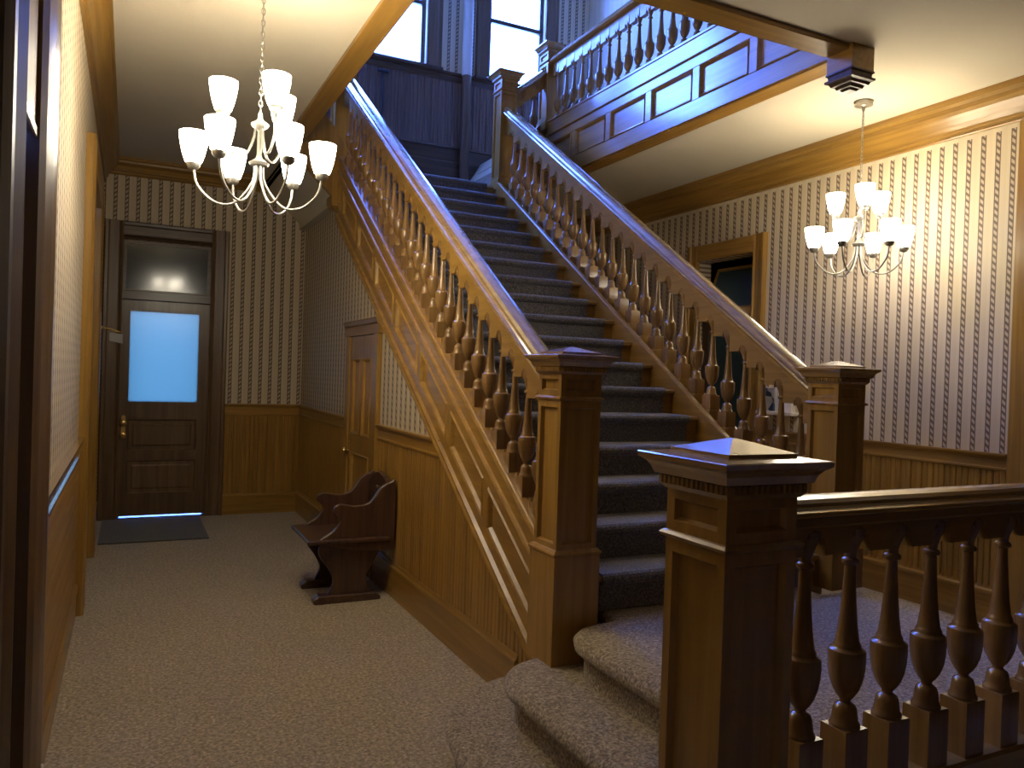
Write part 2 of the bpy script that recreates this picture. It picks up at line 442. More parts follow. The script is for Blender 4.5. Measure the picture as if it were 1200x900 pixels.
def crown(name, axis, face, sgn, a, b_, m, zt=ZC, zb=ZC-0.20, proj=0.13):
    h = zt-zb
    P = [(0, zb), (0.018, zb), (0.024, zb+0.008), (0.018, zb+0.016), (0.018, zb+0.03), (0.034, zb+0.036), (0.034, zb+0.05), (0.05, zb+0.08), (0.085, zb+0.115*h/0.2), (0.11, zb+0.13*h/0.2), (0.112, zb+0.155*h/0.2), (proj, zb+0.165*h/0.2), (proj, zt), (0, zt)]
    return struct(MB().prism([(face+sgn*d, z) for d, z in P], axis, a, b_).build(name, m))

# back wall, hall part
boards(wall_back, 0.875, 1.63, 0.21, 1.03, lambda u: (u, YB), 0, wood_z)
rail_trim('trim_1', 'x', YB, -1, 0.873, 1.63, 1.01, 1.13, wood_x)
base_trim('baseboard_back', 'x', YB, -1, 0.873, 1.63, 0.22, wood_x)
crown('trim_2', 'x', YB, -1, XL, 1.16, wood_x, zb=ZC-0.15)
# left wall
boards_left_panel = boxo('wainscot_panel', XL, 2.89, 0.19, XL+0.008, 5.22, 0.97, wood_pan, wall_left)
boxo('wainscot_panel', XL, 6.97, 0.19, XL+0.008, YB, 0.97, wood_pan, wall_left)
for a, b_ in ((2.89, 5.22), (6.97, YB)):
    rail_trim('trim_3', 'y', XL, 1, a, b_, 0.955, 1.06, wood_rail)
    base_trim('baseboard_left', 'y', XL, 1, a, b_, 0.21, wood_y, 0.012)
rail_trim('trim_4', 'y', XL, 1, YF, 1.77, 1.075, 1.19, wood_y)
crown('trim_5', 'y', XL, 1, 2.0, YB, wood_y, zb=ZC-0.22)
crown('trim_5', 'y', XL, 1, YF, 2.0, wood_y, zb=ZC-0.22)
# right wall
boards(wall_right, 3.03, 5.20, 0.22, 1.02, lambda u: (XR, u), R(-90))
boards(wall_right, 6.24, YB, 0.22, 1.02, lambda u: (XR, u), R(-90))
for a, b_ in ((3.03, 5.20), (6.24, YB)):
    rail_trim('trim_6', 'y', XR, -1, a, b_, 1.0, 1.11, wood_y)
    base_trim('baseboard_right', 'y', XR, -1, a, b_, 0.25, wood_y)
crown('trim_7', 'y', XR, -1, YF, YB, wood_y, zb=ZC-0.23, proj=0.15)
struct(boxo('trim_8', XR-0.022, 2.87, 0, XR+0.15, 3.03, 3.22, wood_z, None, 0.006))
# dark doorway at the right edge
d4 = thing('door_4', None, None, (XR, 2.4, 0), kind='structure')
boxo('jamb', XR-0.03, 2.70, 0.98, XR, 2.87, 3.2, wood_dark, d4, 0.004)
boxo('lower_panel', XR-0.05, 2.2, 0.0, XR, 2.87, 0.98, wood_z, d4, 0.006)
boxo('door_leaf', XR-0.012, 1.7, 0.98, XR, 2.70, 3.2, wood_dark, d4)

# ------------------------------------------------------------------ ceiling opening trims and fascias
struct(boxo('trim_9', 1.13, 3.155, ZC-0.03, OX0, 6.80, ZC, wood_y, None, 0.004))
struct(boxo('trim_10', OX1, 3.30, ZC-0.03, 3.81, 8.30, ZC, wood_y, None, 0.004))
struct(boxo('trim_11', OX0, 3.155, ZC-0.03, OX1, OY0, ZC, wood_x, None, 0.004))
struct(boxo('trim_12', OX0-0.02, 3.31, ZC, OX0+0.02, 6.8, 4.03, wood_y))
struct(boxo('trim_13', OX0, OY0-0.02, ZC, OX1, OY0+0.02, 4.03, wood_x))
# panelled gallery fascia, facing the stair
fas = thing('trim_14', None, None, (OX1, 3.3, ZC), kind='structure')
FX = OX1
boxo('backing', FX+0.006, 3.33, ZC-0.02, FX+0.04, 6.80, 4.02, wood_fas, fas)
boxo('bottom_rail', FX-0.014, 3.33, ZC-0.02, FX+0.01, 6.80, 3.56, wood_fas, fas, 0.003)
boxo('top_rail', FX-0.014, 3.33, 3.80, FX+0.01, 6.80, 3.875, wood_fas, fas, 0.003)
MB().prism([(FX+0.02, 3.875), (FX-0.02, 3.875), (FX-0.03, 3.885), (FX-0.03, 3.897), (FX-0.016, 3.90), (FX-0.016, 4.01), (FX-0.026, 4.015), (FX-0.026, 4.03), (FX+0.02, 4.03)], 'y', 3.33, 6.80).build('cap_board', wood_fas, fas)
pe = [3.38]
while pe[-1] < 6.7: pe.append(pe[-1]+0.581)
for i, y in enumerate(pe):
    boxo('stile', FX-0.014, y-0.038+(0 if i else 0.0), 3.56, FX+0.01, min(6.8, y+0.038), 3.80, wood_fas, fas, 0.003)
    if i+1 < len(pe):
        a, b_ = y+0.038, min(6.79, pe[i+1]-0.038)
        if b_-a > 0.1:
            # sunk panel with a bead round it
            o = MB()
            def ring(x, ins): return [(x, a+ins, 3.56+ins), (x, b_-ins, 3.56+ins), (x, b_-ins, 3.80-ins), (x, a+ins, 3.80-ins)]
            rs = [ring(FX-0.014, 0.001), ring(FX-0.022, 0.008), ring(FX-0.014, 0.018), ring(FX+0.004, 0.026), ring(FX+0.0055, 0.03)]
            vs = sum(rs, []); fs = []
            for k in range(len(rs)-1):
                for j in range(4): fs.append((4*k+j, 4*k+(j+1) % 4, 4*k+4+(j+1) % 4, 4*k+4+j))
            fs.append((16, 17, 18, 19))
            o.add(vs, fs).build('panel', wood_fas, fas, face=(-1, 0, 0))

# ------------------------------------------------------------------ back door with transom (door_1)
def casing_y(parent, x0, x1, z1, w, y, m, mh, name='casing'):
    """stepped casing on the back wall around x0..x1, top z1 (inner edges); faces -y"""
    P = [(0, 0), (0, 0.03), (0.012, 0.036), (0.03, 0.026), (0.04, 0.03), (w-0.045, 0.03), (w-0.035, 0.042), (w-0.01, 0.046), (w, 0.036), (w, 0)]
    MB().prism([(x0-d, y-t) for d, t in P], 'z', 0, z1+w).build(name, m, parent)
    MB().prism([(x1+d, y-t) for d, t in P], 'z', 0, z1+w).build(name, m, parent)
    MB().prism([(y-t, z1+d) for d, t in P], 'x', x0, x1).build(name, mh, parent)
d1 = thing('door_1', None, None, (0.3, YB, 0), kind='structure')
casing_y(d1, DOOR1[0]+0.01, DOOR1[1]-0.01, 2.70, 0.165, YB, wood_door, wood_darkx)
dy = YB+0.03
boxo('transom_bar', -0.12, dy-0.05, 2.122, 0.75, dy+0.08, 2.205, wood_darkx, d1, 0.004)
# transom sash
MB().box(-0.08, dy, 2.20, -0.05, dy+0.04, 2.69).box(0.68, dy, 2.20, 0.71, dy+0.04, 2.69).box(-0.05, dy, 2.20, 0.68, dy+0.04, 2.225).box(-0.05, dy, 2.665, 0.68, dy+0.04, 2.69).build('transom_sash', wood_darkx, d1)
tp = boxo('transom_pane', -0.05, dy+0.015, 2.225, 0.68, dy+0.025, 2.665, dark_glass, d1)
# frame behind casing, stops
fr_ = MB().box(-0.12, dy+0.005, 0, -0.072, dy+0.12, 2.72).box(0.70, dy+0.005, 0, 0.75, dy+0.12, 2.72).box(-0.12, dy+0.005, 2.685, 0.75, dy+0.12, 2.74).box(-0.09, dy+0.045, 0, -0.06, dy+0.08, 2.7).box(0.69, dy+0.045, 0, 0.72, dy+0.08, 2.7)
fr_.build('door_frame', wood_door, d1)
# leaf
lf = MB()
lx0, lx1 = -0.075, 0.705
gz0, gz1, gx0, gx1 = 1.14, 2.01, 0.0, 0.61
lf.box(lx0, dy, 0.02, gx0-0.005, dy+0.045, 2.125).box(gx1+0.005, dy, 0.02, lx1, dy+0.045, 2.125)
lf.box(gx0-0.005, dy, gz1+0.005, gx1+0.005, dy+0.045, 2.125).box(gx0-0.005, dy, 0.96, gx1+0.005, dy+0.045, gz0-0.005)
lf.box(gx0-0.005, dy, 0.56, gx1+0.005, dy+0.045, 0.66).box(gx0-0.005, dy, 0.02, gx1+0.005, dy+0.045, 0.24)
lf.build('door_leaf', wood_door, d1)
for a, b_ in ((0.66, 0.96), (0.24, 0.56)):
    pb = MB()
    rs = [(dy+0.002, 0.0), (dy+0.014, 0.012), (dy+0.014, 0.04), (dy+0.006, 0.055)]
    vs = []
    for yy, ins in rs: vs += [(gx0-0.004+ins, yy, a+ins), (gx1+0.004-ins, yy, a+ins), (gx1+0.004-ins, yy, b_-ins), (gx0-0.004+ins, yy, b_-ins)]
    fs = [(4*k+j, 4*k+(j+1) % 4, 4*k+4+(j+1) % 4, 4*k+4+j) for k in range(3) for j in range(4)] + [(12, 13, 14, 15)]
    pb.add(vs, fs).build('door_panel', wood_door, d1, face=(0, -1, 0))
boxo('panel_backing', gx0-0.02, dy+0.03, 0.03, gx1+0.02, dy+0.044, 1.0, wood_door, d1)
boxo('glass_pane', gx0-0.005, dy+0.018, gz0-0.005, gx1+0.005, dy+0.026, gz1+0.005, frost_glass, d1)
kp = MB(); kp.prism([(-0.058, 0.78), (-0.022, 0.78), (-0.022, 0.99), (-0.04, 1.005), (-0.058, 0.99)], 'y', dy-0.008, dy).build('lock_plate', brass, d1)
def knob(parent, x, y, z, m, ax='y', s=1.0):
    pr = [(0.012, 0), (0.010, 0.012), (0.009, 0.025), (0.022, 0.032), (0.030, 0.045), (0.026, 0.060), (0.010, 0.066)]
    mb = MB().lathe([(r*s, h*s) for r, h in pr], 12)
    if ax == 'y': mb.v = [(x+p[0], y-p[2], z+p[1]) for p in mb.v]
    elif ax == '-x': mb.v = [(x-p[2], y+p[0], z+p[1]) for p in mb.v]
    return mb.build('door_knob', m, parent)
knob(d1, -0.04, dy-0.006, 0.93, brass); knob(d1, -0.04, dy-0.006, 0.815, brass, s=0.9)
boxo('threshold', -0.09, YB-0.02, 0.0, 0.72, YB+0.15, 0.012, wood_darkx, d1)
# vestibule light shows as sky; a porch slab outside
struct(boxo('floor_porch', -0.6, YB+0.2, -0.12, 1.4, YB+1.6, -0.01, plain_m))

# ------------------------------------------------------------------ stair windows
def window(n, hole):
    x0, x1, z0, z1 = hole
    w = thing('window_%d' % n, None, None, ((x0+x1)/2, YB, z0), kind='structure')
    P = [(0, 0), (0, 0.03), (0.015, 0.036), (0.03, 0.028), (0.12, 0.028), (0.135, 0.042), (0.16, 0.046), (0.17, 0.036), (0.17, 0)]
    MB().prism([(x0-d, YB-t) for d, t in P], 'z', z0, z1+0.17).build('casing', wood_door, w)
    MB().prism([(x1+d, YB-t) for d, t in P], 'z', z0, z1+0.17).build('casing', wood_door, w)
    MB().prism([(YB-t, z1+d) for d, t in P], 'x', x0, x1).build('casing', wood_darkx, w)
    boxo('sill', x0-0.19, YB-0.07, z0-0.045, x1+0.19, YB+0.1, z0, wood_darkx, w, 0.008)
    yy = YB+0.05; s = 0.045; zm = z0 + 0.72
    f = MB().box(x0, yy, z0, x0+s, yy+0.04, z1).box(x1-s, yy, z0, x1, yy+0.04, z1).box(x0+s, yy, z0, x1-s, yy+0.04, z0+0.05).box(x0+s, yy, z1-s, x1-s, yy+0.04, z1)
    f.build('sash_frame', wood_darkx, w)
    boxo('meeting_rail', x0+s, yy, zm-0.025, x1-s, yy+0.04, zm+0.025, wood_darkx, w)
    boxo('pane', x0+s, yy+0.018, z0+0.05, x1-s, yy+0.022, zm-0.025, clear_glass, w)
    boxo('pane', x0+s, yy+0.018, zm+0.025, x1-s, yy+0.022, z1-s, clear_glass, w)
window(1, WIN1); window(2, WIN2)
window(3, WIN3)

# landing wainscot on the back wall
boards(wall_back, 1.30, 5.0, 4.09, 4.88, lambda u: (u, YB), 0, wood_land)
struct(MB().prism([(YB, 4.84), (YB-0.02, 4.84), (YB-0.03, 4.86), (YB-0.03, 4.90), (YB-0.05, 4.905), (YB-0.05, 4.935), (YB, 4.935)], 'x', 1.3, 5.0).build('trim_15', wood_darkx))
struct(MB().prism([(YB, ZL), (YB-0.03, ZL), (YB-0.03, 3.92), (YB-0.022, 3.93), (YB-0.022, 4.07), (YB-0.034, 4.08), (YB-0.026, 4.10), (YB, 4.10)], 'x', 1.3, 5.0).build('baseboard_back', wood_darkx))

# ------------------------------------------------------------------ wall under the stair
WX = 1.63
wp = [(2.90, 0), (YB, 0), (YB, 2.96), (6.92, 2.96), (2.90, SL*2.90-1.62)]
wall_stair = struct(MB().prism(wp, 'x', WX, WX+0.08).build('wall_stair', paper_stair))
struct(MB().prism(wp, 'x', mir(WX)-0.08, mir(WX)).build('wall_stair_right', paper_stair))
DS = (5.45, 6.36)                                  # closet door, outer casing
def stair_line(u): return min(1.03, SL*(u-BW/2)-1.62)
boards(wall_stair, 2.92, DS[0], 0.20, stair_line, lambda u: (WX, u), R(-90))
boards(wall_stair, DS[1], YB, 0.20, 1.03, lambda u: (WX, u), R(-90))
rail_trim('trim_16', 'y', WX, -1, 4.16, DS[0], 1.015, 1.125, wood_y)
rail_trim('trim_16', 'y', WX, -1, DS[1], YB, 1.015, 1.125, wood_y)
base_trim('baseboard_stair', 'y', WX, -1, 3.13, DS[0], 0.235, wood_y, 0.024)
base_trim('baseboard_stair', 'y', WX, -1, DS[1], YB, 0.235, wood_y, 0.024)
# closet door in that wall
d2 = thing('door_2', None, None, (WX, 5.9, 0), kind='structure')
for a, b_ in ((DS[0], DS[0]+0.11), (DS[1]-0.11, DS[1])):
    boxo('casing', WX-0.035, a, 0, WX, b_, 1.78, wood_z, d2, 0.005)
MB().prism([(WX, 1.78), (WX-0.035, 1.78), (WX-0.035, 1.85), (WX-0.05, 1.86), (WX-0.055, 1.885), (WX-0.06, 1.895), (WX, 1.895)], 'y', DS[0]-0.02, DS[1]+0.02).build('head_casing', wood_y, d2)
a, b_ = DS[0]+0.11, DS[1]-0.11
leaf = MB()
st = 0.085; mid = (a+b_)/2
for y0, y1, z0, z1 in ((a, a+st, 0.02, 1.775), (b_-st, b_, 0.02, 1.775), (a+st, b_-st, 1.60, 1.775), (a+st, b_-st, 0.86, 1.0), (a+st, b_-st, 0.02, 0.22), (mid-0.035, mid+0.035, 1.0, 1.60)):
    leaf.box(WX-0.022, y0, z0, WX-0.002, y1, z1)
leaf.build('door_leaf', wood_z, d2)
def sunk(parent, x, y0, y1, z0, z1, m, name='door_panel', out=-1, d=0.016):
    rs = [(0, 0.0), (-0.006, 0.008), (0, 0.016), (d, 0.026), (d, 0.03)]
    vs = []
    for dd, ins in rs: vs += [(x-out*dd if False else x+dd, y0+ins, z0+ins), (x+dd, y1-ins, z0+ins), (x+dd, y1-ins, z1-ins), (x+dd, y0+ins, z1-ins)]
    fs = [(4*k+j, 4*k+(j+1) % 4, 4*k+4+(j+1) % 4, 4*k+4+j) for k in range(len(rs)-1) for j in range(4)] + [(16, 17, 18, 19)]
    return MB().add(vs, fs).build(name, m, parent, face=(-1, 0, 0))
for y0, y1, z0, z1 in ((a+st, mid-0.035, 1.0, 1.60), (mid+0.035, b_-st, 1.0, 1.60), (a+st, b_-st, 0.22, 0.86)):
    sunk(d2, WX-0.022, y0, y1, z0, z1, wood_z)
knob(d2, WX-0.022, b_-0.03, 0.86, brass, '-x', 0.85)
boxo('lock_plate', WX-0.027, b_-0.055, 0.80, WX-0.02, b_-0.015, 0.94, brass, d2)

# ------------------------------------------------------------------ right doorway with transom (door_3)
d3 = thing('door_3', None, None, (XR, 5.7, 0), kind='structure')
P = [(0, 0), (0, 0.03), (0.015, 0.036), (0.03, 0.028), (0.09, 0.028), (0.105, 0.042), (0.14, 0.046), (0.15, 0.036), (0.15, 0)]
MB().prism([(XR-t, 5.335-d) for d, t in P], 'z', 0, 2.845).build('casing', wood_z, d3)
MB().prism([(XR-t, 6.095+d) for d, t in P], 'z', 0, 2.845).build('casing', wood_z, d3)
MB().prism([(XR-t, 2.69+d) for d, t in P], 'y', 5.335, 6.095).build('casing', wood_y, d3)
boxo('transom_bar', XR-0.01, 5.335, 2.13, XR+0.12, 6.095, 2.20, wood_y, d3, 0.004)
# room beyond, its unlit darkness put into the wall colour
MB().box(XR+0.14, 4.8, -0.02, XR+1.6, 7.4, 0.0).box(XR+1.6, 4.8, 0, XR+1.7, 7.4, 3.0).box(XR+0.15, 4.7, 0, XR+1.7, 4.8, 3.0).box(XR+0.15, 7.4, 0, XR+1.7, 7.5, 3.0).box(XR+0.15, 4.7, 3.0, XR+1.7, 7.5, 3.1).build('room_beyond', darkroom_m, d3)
# tilted transom sash (hinged at the bottom, leaning into the dark room)
ts = MB()
H = 0.46; ang = R(20)
def T(y, h, d): return (XR+0.06 + h*math.sin(ang) + d*math.cos(ang), y, 2.20 + h*math.cos(ang) - d*math.sin(ang))
def tbox(mb, y0, y1, h0, h1, d0=0.0, d1=0.025):
    vs = [T(y, h, d) for d in (d0, d1) for h in (h0, h1) for y in (y0, y1)]
    mb.add(vs, [(0, 2, 3, 1), (4, 5, 7, 6), (0, 1, 5, 4), (2, 6, 7, 3), (0, 4, 6, 2), (1, 3, 7, 5)])
for q in ((5.35, 5.38, 0, H), (6.05, 6.08, 0, H), (5.38, 6.05, 0, 0.03), (5.38, 6.05, H-0.03, H)): tbox(ts, *q)
ts.build('transom_sash', wood_y, d3)
tg = MB(); tbox(tg, 5.38, 6.05, 0.03, H-0.03, 0.01, 0.016); tg.build('transom_pane', teal_glass, d3)
# glazed leaf
gl = MB()
for q in ((5.34, 5.43, 0.02, 2.12), (6.0, 6.09, 0.02, 2.12), (5.43, 6.0, 2.02, 2.12), (5.43, 6.0, 0.02, 0.3)):
    gl.box(XR+0.06, q[0], q[2], XR+0.10, q[1], q[3])
gl.build('door_leaf', wood_dark, d3)
boxo('glass_pane', XR+0.075, 5.43, 0.3, XR+0.085, 6.0, 2.02, teal_glass, d3)

# ------------------------------------------------------------------ left doorways
d5 = thing('door_5', None, None, (XL, 2.2, 0), kind='structure')
PC = [(0, 0), (0, 0.03), (0.02, 0.04), (0.05, 0.03), (0.07, 0.04), (0.12, 0.03), (0.15, 0.04), (0.22, 0.03), (0.26, 0.042), (0.32, 0.03), (0.38, 0.042), (0.44, 0.04), (0.46, 0.03), (0.46, 0)]
MB().prism([(XL+t, 2.43+d) for d, t in PC], 'z', 0, 3.2).build('casing', wood_door, d5)
MB().prism([(XL, 1.77), (XL, 2.02), (XL+0.04, 2.02), (XL+0.045, 2.0), (XL+0.03, 1.96), (XL+0.03, 1.82), (XL+0.045, 1.79), (XL+0.03, 1.77)], 'z', 0, 3.2).build('casing', wood_dark, d5)
boxo('door_leaf', XL-0.05, 2.02, 0, XL-0.02, 2.43, 2.11, wood_dark, d5)
boxo('header_panel', XL-0.02, 2.02, 2.11, XL+0.02, 2.43, 2.9, wood_z, d5, 0.004)
boxo('edge_strip', XL+0.037, 2.018, 0, XL+0.042, 2.026, 3.2, cream_strip, d5)  # thin pale strip down the far edge of the near casing
boxo('head_strip', XL+0.018, 2.03, 2.095, XL+0.024, 2.43, 2.12, cream_strip, d5)
d6 = thing('door_6', None, None, (XL, 6.1, 0), kind='structure')
for q0, q1 in ((5.22, 5.42), (6.75, 6.97)):
    MB().prism([(XL, q0), (XL+0.04, q0), (XL+0.052, q0+0.02), (XL+0.045, q0+0.05), (XL+0.045, q1-0.05), (XL+0.052, q1-0.02), (XL+0.04, q1), (XL, q1)], 'z', 0, 2.85).build('casing', wood_z, d6)
boxo('head_casing', XL, 5.42, 2.68, XL+0.046, 6.75, 2.85, wood_y, d6, 0.004)
boxo('door_leaf', XL-0.07, 5.42, 0, XL-0.03, 6.75, 2.68, wood_door, d6)

# ------------------------------------------------------------------ entry steps with platform (carpeted)
entry = thing('entry_steps', 'speckled carpeted entry steps and platform at the foot of the staircase', 'steps', (1.6, 1.9, 0))
def carpet_step(name, poly, z, th=0.068, inset=0.045, z0=0.0):
    """slab with a rounded nosing over a set-back riser; poly is the nosing outline, counter-clockwise"""
    n = len(poly); cx = sum(p[0] for p in poly)/n; cy = sum(p[1] for p in poly)/n
    def off(d):
        out = []
        for i in range(n):
            p0, p1, p2 = Vector(poly[i-1]), Vector(poly[i]), Vector(poly[(i+1) % n])
            e1 = (p1-p0).normalized(); e2 = (p2-p1).normalized()
            n1 = Vector((-e1.y, e1.x)); n2 = Vector((-e2.y, e2.x))
            b2 = (n1+n2).normalized(); k = d/max(0.5, b2.dot(n1))
            out.append(p1 + b2*k)
        return out
    rings = [(inset, z0), (inset, z-th-0.004), (0.014, z-th+0.004), (0.003, z-th*0.72), (0.0, z-th*0.5), (0.004, z-th*0.28), (0.014, z-th*0.1), (0.034, z)]
    vs = []
    for d, zz in rings: vs += [(p.x, p.y, zz) for p in off(d)]
    fs = [(k*n+i, k*n+(i+1) % n, (k+1)*n+(i+1) % n, (k+1)*n+i) for k in range(len(rings)-1) for i in range(n)]
    mb = MB(); mb.add(vs, fs, True); mb.add(vs, [tuple(range((len(rings)-1)*n, len(rings)*n))])
    return mb.build(name, stair_carpet, entry)
def arc(pts, m=6):
    """smooth a polyline (Catmull-Rom)"""
    out = []
    for i in range(len(pts)-1):
        p0 = Vector(pts[max(i-1, 0)]); p1 = Vector(pts[i]); p2 = Vector(pts[i+1]); p3 = Vector(pts[min(i+2, len(pts)-1)])
        for k in range(m):
            t = k/m
            out.append(tuple(0.5*((2*p1)+(-p0+p2)*t+(2*p0-5*p1+4*p2-p3)*t*t+(-p0+3*p1-3*p2+p3)*t**3)))
    out.append(tuple(pts[-1])); return out
s1 = arc([(1.03, 1.22), (1.03, 2.15), (1.06, 2.45), (1.11, 2.73), (1.18, 2.88), (1.29, 3.0), (1.46, 3.09), (1.62, 3.13)], 4)
s1 = list(reversed(s1)) + [(1.62, 1.22)]
s2 = arc([(1.31, 1.22), (1.31, 2.45), (1.315, 2.63), (1.36, 2.74), (1.45, 2.82), (1.60, 2.86)], 4)
s2 = list(reversed(s2)) + [(1.78, 1.22), (1.78, 2.86)]
def ccw(poly):
    a = sum(poly[i-1][0]*poly[i][1]-poly[i][0]*poly[i-1][1] for i in range(len(poly)))
    return poly if a > 0 else list(reversed(poly))
carpet_step('carpet_step', ccw(s1), 0.168); carpet_step('carpet_step', ccw(s2), 0.337)
carpet_step('carpet_step', ccw([(mir(x), y) for x, y in s1]), 0.168); carpet_step('carpet_step', ccw([(mir(x), y) for x, y in s2]), 0.337)
le = [(1.55, 1.20), (1.55, 2.46), (1.56, 2.55), (1.595, 2.62), (1.65, 2.665), (1.73, 2.69), (1.84, 2.70)]
pl = list(reversed(le)) + [(mir(x), y) for x, y in le]
pl = pl + [(3.02, 2.85), (1.85, 2.85)]
carpet_step('platform_carpet', ccw(pl), P0)
boxo('front_panel', 1.27, 1.225, 0.0, 3.60, 1.26, 0.50, wood_x, entry)

# ------------------------------------------------------------------ main staircase
stair = thing('main_staircase', 'straight oak staircase with dark carpet runner climbing to the landing', 'staircase', (MX, Y1, P0))
IX0, IX1 = 1.735, 3.135
CX0, CX1 = 1.83, 3.04
for k in range(1, 18):
    y = Y1 + (k-1)*RUN; z = P0 + k*RISE
    boxo('stair_tread', IX0, y+0.004, z-0.03, IX1, y+RUN+0.035, z-0.003, wood_x, stair, 0.006)
    boxo('stair_riser', IX0, y+0.03, z-RISE-0.003, IX1, y+0.05, z-0.03, wood_x, stair)
    zb = z-RISE
    pr = [(y+0.018, zb+0.004), (y+0.018, z-0.05), (y+0.004, z-0.042), (y-0.006, z-0.028), (y-0.007, z-0.014), (y+0.0, z-0.002), (y+0.012, z+0.006), (y+RUN+0.022, z+0.006), (y+RUN+0.022, z-0.006), (y+0.02, z-0.006), (y+0.03, z-0.06), (y+0.03, zb+0.004)]
    MB().prism(pr, 'x', CX0, CX1).build('carpet_step', runner_m, stair)
y18 = Y1+17*RUN
boxo('stair_riser', IX0, y18+0.02, ZL-RISE, IX1, y18+0.05, ZL-0.03, wood_x, stair)
MB().prism([(y18+0.012, ZL-RISE+0.004), (y18+0.012, ZL-0.05), (y18, ZL-0.042), (y18-0.007, ZL-0.02), (y18, ZL-0.004), (y18+0.012, ZL+0.006), (y18+0.3, ZL+0.006), (y18+0.3, ZL), (y18+0.02, ZL-0.03), (y18+0.02, ZL-RISE+0.004)], 'x', CX0, CX1).build('carpet_step', runner_m, stair)
# landing slab and the little flights left and right of it
boxo('landing_floor', 1.56, y18+0.05, 2.965, mir(1.56), YB, ZL, ceil_m, stair)
boxo('landing_carpet', 1.76, y18+0.28, ZL, 3.11, YB-0.035, ZL+0.006, stair_carpet, stair)
sof = [(1.63, 2.965), (1.63, ZL), (1.27, ZC+0.50), (1.13, ZC+0.50), (1.13, ZC-0.002)]
MB().prism(sof, 'y', y18+0.04, YB).build('sloped_soffit', ceil_m, stair)
MB().prism([(1.64, 2.95), (1.64, ZL+0.16), (1.25, ZC+0.62), (1.12, ZC+0.62), (1.12, ZC-0.01)], 'y', y18-0.02, y18+0.04).build('soffit_end_board', wood_z, stair)
MB().prism([(mir(a_), b2) for a_, b2 in sof], 'y', y18+0.04, YB).build('sloped_soffit', ceil_m, stair)
for k in range(3):
    zt = ZL + (k+1)*0.15
    x0 = 3.24 + k*0.13
    boxo('side_step', x0, y18+0.10, ZL+0.0, 3.68, 8.17, zt, stair_carpet, stair, 0.008)
    boxo('side_step', mir(3.68), y18+0.10, ZL, mir(x0), YB-0.03, zt, stair_carpet, stair, 0.008)
MB().prism([(3.20, ZL-0.02), (3.20, ZL+0.20), (3.60, ZL+0.66), (3.70, ZL+0.66), (3.70, ZC)], 'y', y18+0.03, y18+0.08).build('side_stringer', wood_x, stair)

YS0, YS1 = 2.90, y18-0.03
BY = [3.178 + 0.1445*i for i in range(-1, 25)]
BLK = -1.145                                  # block bottom offset: z = BLK + SL*y
def bz(y): return BLK + SL*y
for side in (0, 1):
    S = (lambda x: x) if side == 0 else mir
    def strip(name, c0, c1, xa, xb, y0=YS0, y1=YS1, m=wood_y):
        return MB().sweep_slope([(S(xa), c0), (S(xb), c0), (S(xb), c1), (S(xa), c1)], y0, y1, SL).build(name, m, stair)
    strip('stringer_body', -1.69, -1.16, 1.622, 1.735)
    # face frame
    strip('stringer_rail', -1.345, -1.135, 1.602, 1.622)
    strip('stringer_rail', -1.70, -1.555, 1.602, 1.622)
    # mouldings
    MB().sweep_slope([(S(1.602), -1.165), (S(1.592), -1.16), (S(1.588), -1.145), (S(1.594), -1.128), (S(1.602), -1.122), (S(1.640), -1.122), (S(1.640), -1.165)], YS0, YS1, SL).build('stringer_cap', wood_y, stair)
    MB().sweep_slope([(S(1.602), -1.275), (S(1.590), -1.27), (S(1.586), -1.258), (S(1.592), -1.245), (S(1.602), -1.24)], YS0, YS1, SL).build('stringer_moulding', wood_y, stair)
    MB().sweep_slope([(S(1.603), -1.705), (S(1.586), -1.70), (S(1.580), -1.68), (S(1.588), -1.66), (S(1.585), -1.64), (S(1.602), -1.625)], YS0, YS1, SL).build('stringer_moulding', wood_y, stair)
    # inner curb
    MB().sweep_slope([(S(1.735), -1.36), (S(1.752), -1.36), (S(1.752), -1.135), (S(1.747), -1.122), (S(1.725), -1.118), (S(1.725), -1.36)], YS0, YS1, SL).build('inner_curb', wood_y, stair)
    st_y = [2.93] + [3.51 + 0.527*k for k in range(7)] + [6.90]
    for i, y in enumerate(st_y):
        strip('stringer_stile', -1.555, -1.345, 1.602, 1.622, y-0.028, min(y+0.028, YS1), wood_z)
        if i+1 < len(st_y):
            y0, y1 = y+0.028, min(st_y[i+1]-0.028, YS1)
            if y1-y0 < 0.06: continue
            rs = [(1.602, 0.0), (1.594, 0.008), (1.600, 0.018), (1.617, 0.028), (1.618, 0.032)]
            vs = []
            for xx, ins in rs:
                for yy, cc in ((y0+ins, -1.555+ins*1.2), (y1-ins, -1.555+ins*1.2), (y1-ins, -1.345-ins*1.2), (y0+ins, -1.345-ins*1.2)):
                    vs.append((S(xx), yy, SL*yy+cc))
            fs = [(4*k+j, 4*k+(j+1) % 4, 4*k+4+(j+1) % 4, 4*k+4+j) for k in range(len(rs)-1) for j in range(4)] + [(16, 17, 18, 19)]
            MB().add(vs, fs).build('stringer_panel', wood_y, stair, face=(-1 if side == 0 else 1, 0, 0))
    # stepped pads that carry the balusters
    for y in BY:
        a0, a1 = y-0.0722, y+0.0722
        xs = sorted((S(1.642), S(1.724)))
        vs = []
        for x in xs: vs += [(x, a0, SL*a0-1.20), (x, a1, SL*a1-1.20), (x, a1, bz(y)), (x, a0, bz(y))]
        MB().add(vs, [(0, 1, 2, 3), (7, 6, 5, 4), (0, 4, 5, 1), (1, 5, 6, 2), (2, 6, 7, 3), (3, 7, 4, 0)]).build('baluster_pad', wood_y, stair)

